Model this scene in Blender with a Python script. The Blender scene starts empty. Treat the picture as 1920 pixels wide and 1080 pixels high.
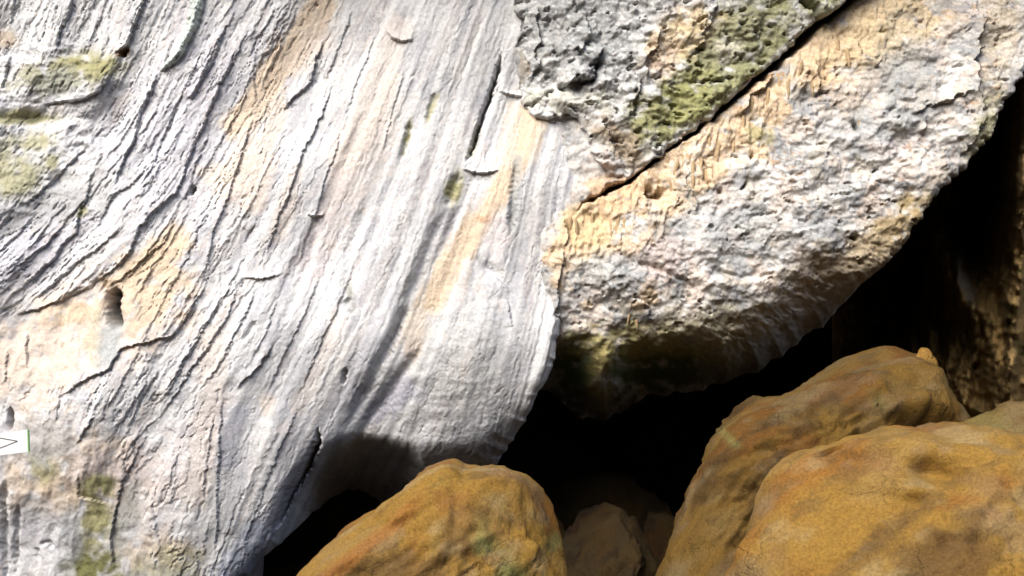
import bpy, math, random
import numpy as np
from mathutils import Vector

# ------------------------------------------------------------------ camera, sky, sun, exposure
scene = bpy.context.scene
cam_data = bpy.data.cameras.new('camera'); cam = bpy.data.objects.new('camera', cam_data)
scene.collection.objects.link(cam)
EYE = 2.7
cam.location = (0, 0, EYE); cam.rotation_euler = (math.radians(90), 0, 0)
cam_data.sensor_width = 36; cam_data.lens = 37.5; cam_data.clip_end = 2000
scene.camera = cam

SUN_DIR = Vector((-0.52, -0.86, 0.82)).normalized()      # towards the sun: upper left, behind the viewer
world = bpy.data.worlds.new('World'); scene.world = world; world.use_nodes = True
wn = world.node_tree.nodes; wl = world.node_tree.links
bg = wn['Background']
sky = wn.new('ShaderNodeTexSky'); sky.sky_type = 'NISHITA'; sky.sun_disc = False
sky.sun_elevation = math.asin(SUN_DIR.z); sky.sun_rotation = math.atan2(SUN_DIR.x, SUN_DIR.y)
sky.air_density = 1.0; sky.dust_density = 3.0; sky.ozone_density = 0.5
wl.new(sky.outputs[0], bg.inputs[0]); bg.inputs[1].default_value = 0.13
sun_data = bpy.data.lights.new('sun', 'SUN'); sun = bpy.data.objects.new('sun', sun_data)
scene.collection.objects.link(sun)
sun_data.energy = 2.5; sun_data.angle = math.radians(44); sun_data.color = (1.0, 0.98, 0.95)
sun.rotation_euler = SUN_DIR.to_track_quat('Z', 'Y').to_euler()
vs = scene.view_settings
vs.view_transform = 'Standard'; vs.look = 'None'; vs.exposure = 1.27; vs.gamma = 1.0; vs.use_curve_mapping = False

COL = scene.collection
K = 0.0005                                               # metres per chart unit per metre of distance

# ------------------------------------------------------------------ numeric helpers
def _perm(seed):
    return np.random.RandomState(seed).permutation(256)
def pn(x, y, seed=0):                                     # 2-D gradient noise, about -1..1
    p = _perm(seed); ang = np.random.RandomState(seed + 991).rand(256) * 2 * np.pi
    gx, gy = np.cos(ang), np.sin(ang)
    x = np.asarray(x, dtype=np.float64); y = np.asarray(y, dtype=np.float64)
    xi = np.floor(x).astype(np.int64); yi = np.floor(y).astype(np.int64)
    xf, yf = x - xi, y - yi
    u = xf * xf * xf * (xf * (xf * 6 - 15) + 10); v = yf * yf * yf * (yf * (yf * 6 - 15) + 10)
    def g(ix, iy, dx, dy):
        h = p[(p[ix & 255] + iy) & 255]
        return gx[h] * dx + gy[h] * dy
    a = g(xi, yi, xf, yf); b = g(xi + 1, yi, xf - 1, yf)
    c = g(xi, yi + 1, xf, yf - 1); d = g(xi + 1, yi + 1, xf - 1, yf - 1)
    return ((a + (b - a) * u) * (1 - v) + (c + (d - c) * u) * v) * 1.5
def fbm(x, y, octaves=4, seed=0, gain=0.5):
    s = 0; amp = 1; f = 1
    for o in range(octaves):
        s = s + amp * pn(x * f + 17.3 * o, y * f - 9.1 * o, seed + o); amp *= gain; f *= 2.03
    return s
def ridged(x, y, octaves=4, seed=0):
    s = 0; amp = 1; f = 1
    for o in range(octaves):
        s = s + amp * (1 - 2 * np.abs(pn(x * f + 5.7 * o, y * f + 3.1 * o, seed + o))); amp *= 0.5; f *= 2.1
    return s
def cells(x, y, seed=0):                                  # distance to nearest cell point, id of it
    rs = np.random.RandomState(seed); jx = rs.rand(256); jy = rs.rand(256); p = _perm(seed + 5); val = rs.rand(256)
    xi = np.floor(x).astype(np.int64); yi = np.floor(y).astype(np.int64)
    best = np.full(x.shape, 9.0); sec = np.full(x.shape, 9.0); bid = np.zeros(x.shape)
    for dx in (-1, 0, 1):
        for dy in (-1, 0, 1):
            h = p[(p[(xi + dx) & 255] + yi + dy) & 255]
            d = np.hypot(xi + dx + jx[h] - x, yi + dy + jy[h] - y)
            near = d < best
            sec = np.where(near, best, np.minimum(sec, d)); bid = np.where(near, val[h], bid); best = np.where(near, d, best)
    return best, sec, bid
def sst(e0, e1, x):
    t = np.clip((x - e0) / (e1 - e0), 0, 1); return t * t * (3 - 2 * t)
def idw(x, y, pts, power=2.4):                            # inverse-distance interpolation of control values
    num = 0; den = 0
    for (px, py, val) in pts:
        w = 1.0 / (np.hypot(x - px, y - py) + 30.0) ** power
        num = num + w * val; den = den + w
    return num / den
def poly_dist(x, y, pts, closed=False):                   # distance, nearest point, side (+ left of travel), arc fraction
    best = np.full(x.shape, 1e9); qx = np.zeros(x.shape); qy = np.zeros(x.shape); sd = np.zeros(x.shape); tt = np.zeros(x.shape)
    P = list(pts) + ([pts[0]] if closed else [])
    L = [0.0]
    for (a, b) in zip(P[:-1], P[1:]): L.append(L[-1] + math.hypot(b[0] - a[0], b[1] - a[1]))
    for i in range(len(P) - 1):
        ax, ay = P[i]; dx, dy = P[i + 1][0] - ax, P[i + 1][1] - ay; l2 = dx * dx + dy * dy + 1e-9
        t = np.clip(((x - ax) * dx + (y - ay) * dy) / l2, 0, 1)
        nx, ny = ax + t * dx, ay + t * dy
        d = np.hypot(x - nx, y - ny); m = d < best
        best = np.where(m, d, best); qx = np.where(m, nx, qx); qy = np.where(m, ny, qy)
        sd = np.where(m, np.sign(dx * (y - ay) - dy * (x - ax)), sd)
        tt = np.where(m, (L[i] + t * math.sqrt(l2)) / L[-1], tt)
    return best, qx, qy, sd, tt
def inside(x, y, pts):
    r = np.zeros(x.shape, bool); n = len(pts)
    for i in range(n):
        x0, y0 = pts[i]; x1, y1 = pts[(i + 1) % n]
        if y0 == y1: continue
        c = ((y0 > y) != (y1 > y)) & (x < (x1 - x0) * (y - y0) / (y1 - y0) + x0)
        r ^= c
    return r
def box_of(x, y, pts, m):
    xs = [p[0] for p in pts]; ys = [p[1] for p in pts]
    return (x > min(xs) - m) & (x < max(xs) + m) & (y > min(ys) - m) & (y < max(ys) + m)
def ledge(h, x, y, pts, amp, wl=28, groove=0.35):         # side left of travel stands proud and breaks off sharply
    m = box_of(x, y, pts, wl * 4)
    d, _, _, sd, t = poly_dist(x[m], y[m], pts)
    tp = np.clip(np.minimum(t, 1 - t) * 7, 0, 1) ** 0.7
    v = np.where(sd > 0, np.exp(-d / wl), -groove * np.exp(-d / 7.0)) * tp * amp
    ends = ((t <= 0.0001) | (t >= 0.9999)); v = np.where(ends, 0, v)
    h[m] += v
def groove(h, x, y, pts, amp, w=4.0, taper=6):
    m = box_of(x, y, pts, w * 5)
    d, _, _, _, t = poly_dist(x[m], y[m], pts)
    tp = np.clip(np.minimum(t, 1 - t) * taper + 0.05, 0, 1)
    h[m] -= amp * tp * np.exp(-(d / (w * (0.4 + 0.6 * tp))) ** 2)
def blob(x, y, cx, cy, rx, ry, ang=0.0):                  # soft elliptical mask, ang in degrees (clockwise in the chart)
    a = math.radians(ang); ca, sa = math.cos(a), math.sin(a)
    u = ((x - cx) * ca + (y - cy) * sa) / rx; v = (-(x - cx) * sa + (y - cy) * ca) / ry
    return np.exp(-(u * u + v * v) * 1.2)
def streak(x, y, pts, w):
    m = box_of(x, y, pts, w * 3.5); r = np.zeros(x.shape)
    d, _, _, _, t = poly_dist(x[m], y[m], pts)
    r[m] = np.exp(-(d / w) ** 2)
    return r
def paint(c, mask, rgb):
    m = np.clip(mask, 0, 1)[..., None]; c[:] = c * (1 - m) + np.array(rgb) * m

# ------------------------------------------------------------------ materials
def rock_material(name, bump=0.35, fine=34.0, gritty=0.3, attr=True, rgb=(0.3, 0.3, 0.3), dist=0.02, flecks=0.0):
    m = bpy.data.materials.new(name); m.use_nodes = True
    n = m.node_tree.nodes; l = m.node_tree.links; p = n['Principled BSDF']
    p.inputs['Roughness'].default_value = 0.92; p.inputs['Specular IOR Level'].default_value = 0.15
    tc = n.new('ShaderNodeTexCoord')
    n1 = n.new('ShaderNodeTexNoise'); n1.inputs['Scale'].default_value = fine; n1.inputs['Detail'].default_value = 8; n1.inputs['Roughness'].default_value = 0.68
    n2 = n.new('ShaderNodeTexNoise'); n2.inputs['Scale'].default_value = fine * 0.17; n2.inputs['Detail'].default_value = 6; n2.inputs['Roughness'].default_value = 0.6
    l.new(tc.outputs['Object'], n1.inputs['Vector']); l.new(tc.outputs['Object'], n2.inputs['Vector'])
    mr = n.new('ShaderNodeMapRange'); mr.inputs[1].default_value = 0.3; mr.inputs[2].default_value = 0.7
    mr.inputs[3].default_value = 1 - gritty; mr.inputs[4].default_value = 1 + gritty * 0.6
    l.new(n1.outputs['Fac'], mr.inputs[0])
    mx = n.new('ShaderNodeMix'); mx.data_type = 'RGBA'; mx.blend_type = 'MULTIPLY'; mx.inputs[0].default_value = 1
    if attr:
        at = n.new('ShaderNodeVertexColor'); at.layer_name = 'pigment'; src = at.outputs['Color']
    else:
        cr = n.new('ShaderNodeValToRGB')
        cr.color_ramp.elements[0].position = 0.3; cr.color_ramp.elements[0].color = tuple(0.55 * v for v in rgb) + (1,)
        cr.color_ramp.elements[1].position = 0.7; cr.color_ramp.elements[1].color = tuple(1.3 * v for v in rgb) + (1,)
        l.new(n2.outputs['Fac'], cr.inputs[0]); src = cr.outputs[0]
    l.new(src, mx.inputs[6]); l.new(mr.outputs[0], mx.inputs[7]); l.new(mx.outputs[2], p.inputs['Base Color'])
    if flecks:
        n3 = n.new('ShaderNodeTexNoise'); n3.inputs['Scale'].default_value = fine * 0.55; n3.inputs['Detail'].default_value = 5; n3.inputs['Roughness'].default_value = 0.75; n3.inputs['Distortion'].default_value = 0.6
        l.new(tc.outputs['Object'], n3.inputs['Vector'])
        r3 = n.new('ShaderNodeMapRange'); r3.inputs[1].default_value = 0.60; r3.inputs[2].default_value = 0.70; r3.inputs[3].default_value = 1.0; r3.inputs[4].default_value = 1 - flecks
        l.new(n3.outputs['Fac'], r3.inputs[0])
        m3 = n.new('ShaderNodeMix'); m3.data_type = 'RGBA'; m3.blend_type = 'MULTIPLY'; m3.inputs[0].default_value = 1
        l.new(mx.outputs[2], m3.inputs[6]); l.new(r3.outputs[0], m3.inputs[7]); l.new(m3.outputs[2], p.inputs['Base Color'])
    ad = n.new('ShaderNodeMath'); ad.operation = 'MULTIPLY_ADD'; ad.inputs[1].default_value = 1.6
    l.new(n2.outputs['Fac'], ad.inputs[0]); l.new(n1.outputs['Fac'], ad.inputs[2])
    bp = n.new('ShaderNodeBump'); bp.inputs['Strength'].default_value = bump; bp.inputs['Distance'].default_value = dist
    l.new(ad.outputs[0], bp.inputs['Height']); l.new(bp.outputs[0], p.inputs['Normal'])
    return m
M_SLAB = rock_material('pale_limestone', 0.35, 42, 0.20, flecks=0.22)
M_CRUMB = rock_material('crumbly_limestone', 0.35, 40, 0.30, flecks=0.5)
M_DARK = rock_material('brown_cave_rock', 0.6, 22, 0.4)
M_BOULDER = rock_material('ochre_boulder_rock', 0.6, 52, 0.42, flecks=0.3, dist=0.02)
def add_cracks(m, scale, depth):                            # irregular hairline cracks and chips in the relief
    n = m.node_tree.nodes; l = m.node_tree.links; bp = [k for k in n if k.type == 'BUMP'][0]; tc = [k for k in n if k.type == 'TEX_COORD'][0]
    wn_ = n.new('ShaderNodeTexNoise'); wn_.inputs['Scale'].default_value = scale * 1.3; wn_.inputs['Detail'].default_value = 6
    mv = n.new('ShaderNodeMix'); mv.data_type = 'RGBA'; mv.blend_type = 'LINEAR_LIGHT'; mv.inputs[0].default_value = 0.35
    l.new(tc.outputs['Object'], wn_.inputs['Vector']); l.new(tc.outputs['Object'], mv.inputs[6]); l.new(wn_.outputs['Color'], mv.inputs[7])
    vo = n.new('ShaderNodeTexVoronoi'); vo.feature = 'DISTANCE_TO_EDGE'; vo.inputs['Scale'].default_value = scale; l.new(mv.outputs[2], vo.inputs['Vector'])
    mr = n.new('ShaderNodeMapRange'); mr.inputs[1].default_value = 0.0; mr.inputs[2].default_value = 0.035; l.new(vo.outputs['Distance'], mr.inputs[0])
    nm = n.new('ShaderNodeTexNoise'); nm.inputs['Scale'].default_value = scale * 0.6; l.new(tc.outputs['Object'], nm.inputs['Vector'])
    rm = n.new('ShaderNodeMapRange'); rm.inputs[1].default_value = 0.5; rm.inputs[2].default_value = 0.62; l.new(nm.outputs['Fac'], rm.inputs[0])
    inv = n.new('ShaderNodeMath'); inv.operation = 'SUBTRACT'; inv.inputs[0].default_value = 1; l.new(mr.outputs[0], inv.inputs[1])
    ml = n.new('ShaderNodeMath'); ml.operation = 'MULTIPLY'; l.new(inv.outputs[0], ml.inputs[0]); l.new(rm.outputs[0], ml.inputs[1])
    old = bp.inputs['Height'].links[0].from_socket
    sb = n.new('ShaderNodeMath'); sb.operation = 'MULTIPLY_ADD'; sb.inputs[1].default_value = -depth; l.new(ml.outputs[0], sb.inputs[0]); l.new(old, sb.inputs[2]); l.new(sb.outputs[0], bp.inputs['Height'])
add_cracks(M_BOULDER, 3.2, 1.3)
M_TAN = rock_material('tan_flowstone', 0.4, 40, 0.25, False, (0.50, 0.36, 0.21))
M_PALE = rock_material('pale_flowstone', 0.3, 30, 0.14, False, (0.54, 0.535, 0.53))
M_MINT = rock_material('mint_tinted_limestone', 0.4, 40, 0.2, False, (0.44, 0.53, 0.48))
M_SOIL = rock_material('dark_cave_soil', 0.8, 12, 0.5, False, (0.045, 0.03, 0.018), 0.05)
def plain(name, rgb, rough=0.5, metal=0.0, var=0.06):
    m = bpy.data.materials.new(name); m.use_nodes = True
    n = m.node_tree.nodes; l = m.node_tree.links; p = n['Principled BSDF']
    p.inputs['Roughness'].default_value = rough; p.inputs['Metallic'].default_value = metal
    t = n.new('ShaderNodeTexNoise'); t.inputs['Scale'].default_value = 18; t.inputs['Detail'].default_value = 6
    cr = n.new('ShaderNodeValToRGB')
    cr.color_ramp.elements[0].position = 0.3; cr.color_ramp.elements[0].color = tuple(v * (1 - var) for v in rgb) + (1,)
    cr.color_ramp.elements[1].position = 0.7; cr.color_ramp.elements[1].color = tuple(min(1, v * (1 + var)) for v in rgb) + (1,)
    l.new(t.outputs['Fac'], cr.inputs[0]); l.new(cr.outputs[0], p.inputs['Base Color'])
    return m

# ------------------------------------------------------------------ mesh helpers
def mesh_from(name, co, quads, mat, pigment=None, parent=None, smooth=True):
    me = bpy.data.meshes.new(name)
    co = np.ascontiguousarray(co, dtype=np.float32); quads = np.ascontiguousarray(quads, dtype=np.int32)
    k = quads.shape[1]
    me.vertices.add(len(co)); me.vertices.foreach_set('co', co.ravel())
    me.loops.add(quads.size); me.loops.foreach_set('vertex_index', quads.ravel())
    me.polygons.add(len(quads))
    me.polygons.foreach_set('loop_start', np.arange(0, quads.size, k, dtype=np.int32))
    me.polygons.foreach_set('use_smooth', np.full(len(quads), smooth))
    me.update(calc_edges=True); me.validate()
    if pigment is not None:
        a = me.color_attributes.new('pigment', 'FLOAT_COLOR', 'POINT')
        rgba = np.ones((len(co), 4), np.float32); rgba[:, :3] = np.clip(pigment.reshape(-1, 3), 0.004, 0.85)
        a.data.foreach_set('color', rgba.ravel())
    me.materials.append(mat)
    o = bpy.data.objects.new(name, me); COL.objects.link(o)
    if parent is not None: o.parent = parent
    return o
def tag(o, label=None, cat=None, group=None, kind=None):
    if label: o['label'] = label
    if cat: o['category'] = cat
    if group: o['group'] = group
    if kind: o['kind'] = kind
    return o
def grid_faces(nr, nc, keep=None, wrap=False):
    idx = np.arange(nr * nc).reshape(nr, nc)
    if wrap: idx = np.concatenate([idx, idx[:, :1]], axis=1)
    q = np.stack([idx[:-1, :-1], idx[1:, :-1], idx[1:, 1:], idx[:-1, 1:]], -1).reshape(-1, 4)
    if keep is not None: q = q[keep.ravel()[q].all(1)]
    return q
def chart_grid(a0, a1, b0, b1, step):
    a = np.arange(a0, a1 + step, step); b = np.arange(b0, b1 + step, step)
    return np.meshgrid(a, b)
def densify(pts, n=3, jit=5.0, seed=0):                  # smooth a traced outline and roughen it a little
    P = np.array(pts, float); out = []
    N = len(P)
    for i in range(N):
        p0, p1, p2, p3 = P[(i - 1) % N], P[i], P[(i + 1) % N], P[(i + 2) % N]
        for k in range(n):
            t = k / n
            out.append(0.5 * ((2 * p1) + (p2 - p0) * t + (2 * p0 - 5 * p1 + 4 * p2 - p3) * t * t + (3 * p1 - p0 - 3 * p2 + p3) * t ** 3))
    out = np.array(out); rs = np.random.RandomState(seed)
    out += rs.uniform(-jit, jit, out.shape)
    return [tuple(p) for p in out]
def grid_normals(co, shape):
    g = co.reshape(shape + (3,)); du = np.gradient(g, axis=1); dv = np.gradient(g, axis=0)
    n = np.cross(dv, du); n /= np.linalg.norm(n, axis=-1, keepdims=True) + 1e-9
    return n.reshape(-1, 3)
def shell(name, A, B, poly, f0, h, pig, mat, rnd, tuck=0.25, rate=0.03, dmax=46, lip=0.3, bevel=None, regions=()):
    """Rock body: outer face at distance f0, relief h, rounded over and folded back behind its outline.
    regions: traced flakes, knobs and lobes that become parts of their own."""
    d, qx, qy, _, _ = poly_dist(A, B, poly, closed=True)
    ins = inside(A, B, poly); s = np.where(ins, -d, d)
    if bevel is not None:                                  # undersides that lean back into the cave
        w, slope = bevel(A, B); xb = np.clip((s + w) / w, 0, 1.2)
        f0 = f0 + w * K * 10 * slope * xb ** 2.2
    r = rnd(A, B) if callable(rnd) else np.full(A.shape, float(rnd))
    e = np.clip(s + r, 0, r) / r                          # 0 well inside, 1 at the rim
    metres = r * K * f0
    back = metres * (1 - np.sqrt(np.clip(1 - e * e * 0.995, 0, 1)))
    out = np.clip(s, 0, None)
    nx = np.where(out > 0, (A - qx) / np.maximum(d, 1e-3), 0); ny = np.where(out > 0, (B - qy) / np.maximum(d, 1e-3), 0)
    a = np.where(out > 0, qx - nx * out * tuck, A); b = np.where(out > 0, qy - ny * out * tuck, B)
    back = back + out * rate
    sh = np.clip(h, 0, 0.2) / (K * 10)                    # proud lips lean out over the drop on their right
    a = a + sh * lip; b = b + sh * lip * 0.25
    Y = f0 + back - h
    co = np.stack([(a - 960) * K * f0, Y, EYE - (b - 540) * K * f0], -1).reshape(-1, 3)
    q = grid_faces(*A.shape, keep=(s < dmax)); nrm = grid_normals(co, A.shape)
    rid = np.zeros(A.shape, int)
    for k, (rn, rl, rp_) in enumerate(regions): rid[inside(A + 3 * fbm(A / 18, B / 18, 3, 900 + k), B + 3 * fbm(A / 18, B / 18, 3, 950 + k), densify(rp_, 3, 0, 0))] = k + 1
    fid = rid.ravel()[q[:, 0]]; pg = pig.reshape(-1, 3); root = None
    for k in range(len(regions) + 1):
        f = q[fid == k]
        if len(f) == 0: continue
        u, inv = np.unique(f, return_inverse=True)
        o = mesh_from(name if k == 0 else regions[k - 1][0], co[u], inv.reshape(f.shape), mat, pg[u], parent=root)
        if regions: o.data.normals_split_custom_set_from_vertices(nrm[u].tolist())
        if k == 0: root = o
        elif regions[k - 1][1]: o['label'] = regions[k - 1][1]
    return root, Y
def lookup(A, B, Y, a, b):                                # the built surface's distance at a chart point
    i = int(np.clip(round((b - B[0, 0]) / (B[1, 0] - B[0, 0])), 0, A.shape[0] - 1))
    j = int(np.clip(round((a - A[0, 0]) / (A[0, 1] - A[0, 0])), 0, A.shape[1] - 1))
    return float(Y[i, j])
def at(a, b, y): return Vector(((a - 960) * K * y, y, EYE - (b - 540) * K * y))

# ------------------------------------------------------------------ ground
def ground_height(x, y):
    h = 0.9 * sst(5.0, 0.0, y)                            # path the viewer stands on
    h = h - 2.0 * sst(9.8, 11.4, y)
    h = h + 22 * sst(-5, -28, y) + 9 * sst(-14, -46, x) * sst(8, -6, y)  # unseen hillside added behind the viewer to block low sky light
    h = h - 3.2 * sst(8.5, 10.0, y) * sst(0.2, -0.6, x) * sst(-3.3, -2.5, x)
    return h
xs = np.concatenate([np.linspace(-600, -40, 20), np.linspace(-38, -12, 14), np.linspace(-11.5, 12, 120), np.linspace(13, 40, 14), np.linspace(45, 600, 20)])
ys = np.concatenate([np.linspace(-600, -60, 18), np.linspace(-55, -4, 30), np.linspace(-3.5, 21, 130), np.linspace(23, 60, 12), np.linspace(70, 600, 14)])
X, Yg = np.meshgrid(xs, ys)
Z = ground_height(X, Yg) + 0.10 * fbm(X * 0.8, Yg * 0.8, 4, 301) * (np.abs(X) < 30) + 1.5 * fbm(X * 0.03, Yg * 0.03, 3, 310) * (Yg < -12)
g = mesh_from('ground', np.stack([X, Yg, Z], -1).reshape(-1, 3), grid_faces(*X.shape)[:, ::-1], M_SOIL)
tag(g, 'dark brown soil floor of the cave between the boulders', kind='structure')

# ------------------------------------------------------------------ pale slab: flow of its strata
FLOW = [(50, 500, 1.25), (150, 470, 1.05), (300, 350, 0.7), (100, 300, 0.95), (300, 100, 0.45), (450, 150, 0.55), (600, 100, 0.5), (550, 300, 0.48),
        (400, 500, 0.55), (300, 620, 0.75), (700, 300, 0.4), (850, 200, 0.3), (950, 300, 0.32), (1030, 400, 0.10), (1000, 600, 0.2), (800, 500, 0.36),
        (650, 700, 0.46), (600, 850, 0.55), (700, 800, 0.62), (520, 950, 0.5), (400, 720, 0.6), (400, 900, 0.15), (250, 800, 0.6), (200, 950, 0.1),
        (100, 700, 0.25), (50, 900, 0.02), (900, 750, 0.25), (200, 40, 0.3), (50, 50, 0.3), (450, 1050, 0.4)]
A, B = chart_grid(-330, 1190, -270, 1230, 2.0)
# follow each streamline up to the top edge on a coarse chart, then interpolate
ca, cb = chart_grid(-340, 1200, -280, 1240, 10)
x = ca.copy(); y = cb.copy(); t = np.zeros(x.shape)
for it in range(260):
    m = idw(x, y, FLOW); live = (y > -300)
    dy = np.where(live, 6.0, 0); x = x + m * dy; y = y - dy; t = t + dy * np.sqrt(1 + m * m)
def bil(F, A, B):
    fx = (A - ca[0, 0]) / 10; fy = (B - cb[0, 0]) / 10
    i = np.clip(fy.astype(int), 0, F.shape[0] - 2); j = np.clip(fx.astype(int), 0, F.shape[1] - 2); u = fx - j; v = fy - i
    return (F[i, j] * (1 - u) + F[i, j + 1] * u) * (1 - v) + (F[i + 1, j] * (1 - u) + F[i + 1, j + 1] * u) * v
C = bil(x, A, B); T = bil(t, A, B)

wob = 6 * fbm(A / 60, B / 60, 3, 11) + 3 * fbm(A / 9, B / 9, 2, 13)
Ax = A + 0.45 * wob + 2 * fbm(A / 7, B / 7, 2, 14); Bx = B + 0.35 * wob
# regions of the slab
smooth_ll = sst(0.35, 0.6, np.maximum.reduce([blob(A, B, 110, 640, 230, 95, -18), blob(A, B, 60, 950, 230, 240, 0), blob(A, B, 130, 1100, 230, 140, 0)]) + 0.12 * fbm(A / 60, B / 60, 3, 21))
mossy = sst(0.3, 0.55, np.maximum(blob(A, B, 90, 160, 150, 95, -8), blob(A, B, 60, 310, 170, 110, -20)) + 0.12 * fbm(A / 50, B / 50, 3, 22))
right_fl = sst(560, 760, A + 0.35 * B + 60 * fbm(A / 150, B / 150, 2, 23)) * sst(1250, 900, B + 0.2 * A)
rough_lo = sst(0.4, 0.7, np.maximum(blob(A, B, 870, 600, 120, 140, 10), blob(A, B, 840, 770, 160, 110, 0)) + 0.1 * fbm(A / 40, B / 40, 3, 24))
strong = np.clip(1 - smooth_ll - 0.75 * mossy - 0.78 * right_fl, 0, 1) * (1 - 0.8 * rough_lo)
patch = sst(-0.25, 0.35, fbm(C / 60, T / 260, 3, 25))
f0 = 9.75 + 0.00055 * (A - 400) - 0.0002 * (B - 540) + 0.16 * fbm(A / 420, B / 420, 2, 31) + 0.10 * pn(C / 120, T / 900, 32) + 0.45 * sst(600, 900, B) * sst(500, 780, A) + 0.30 * sst(780, 1150, B)
H = np.zeros(A.shape)
fr = lambda s: s - np.floor(s)
s1 = C / 36 + 0.9 * fbm(C / 130, T / 480, 3, 41) + 0.10 * fbm(A / 22, B / 22, 3, 42)
H += 0.028 * fr(s1) ** 1.8 * (0.15 + 0.85 * patch) * (strong + 0.22 * right_fl * (1 - smooth_ll))
s2 = C / 15 + 1.2 * fbm(C / 60, T / 240, 3, 43) + 0.18 * fbm(A / 12, B / 12, 3, 44)
p2 = sst(-0.1, 0.4, fbm(C / 40, T / 150, 3, 45))
H += 0.018 * fr(s2) ** 1.6 * p2 * (strong + 0.05 * right_fl * (1 - smooth_ll))
s3 = C / 7.5 + 1.5 * fbm(C / 30, T / 60, 3, 46)
H += 0.006 * fr(s3) ** 1.5 * sst(0.0, 0.5, fbm(C / 25, T / 110, 3, 47)) * (1 - 0.9 * smooth_ll) * (1 - 0.8 * right_fl)
H += right_fl * (1 - smooth_ll) * (0.045 * pn(C / 34, T / 800, 48) + 0.014 * fbm(C / 15, T / 700, 2, 49) + 0.002 * pn(C / 4.5, T / 160, 50))
H += 0.008 * fbm(A / 40, B / 40, 5, 51) + 0.0025 * ridged(A / 14, B / 14, 3, 52)
cd, cs, cid = cells(A / 26 + 0.5 * pn(A / 18, B / 18, 53), B / 20 + 0.5 * pn(A / 18, B / 18, 54), 55)
H += mossy * (0.028 * ridged(A / 60, B / 40, 4, 56) + 0.010 * (cid - 0.5) * sst(0.02, 0.15, cs - cd) + 0.007 * fbm(A / 8, B / 8, 3, 57))
H += mossy * 0.10 * (blob(A, B, 110, 150, 115, 55, -5) - 0.6 * blob(A, B, 70, 225, 150, 16, 0))
H += rough_lo * (0.022 * fbm(A / 50, B / 50, 4, 58) + 0.004 * ridged(A / 13, B / 13, 3, 59))
H += smooth_ll * (0.05 * fbm(A / 80, B / 120, 3, 60) + 0.016 * fbm(A / 22, B / 30, 4, 61))
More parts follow.
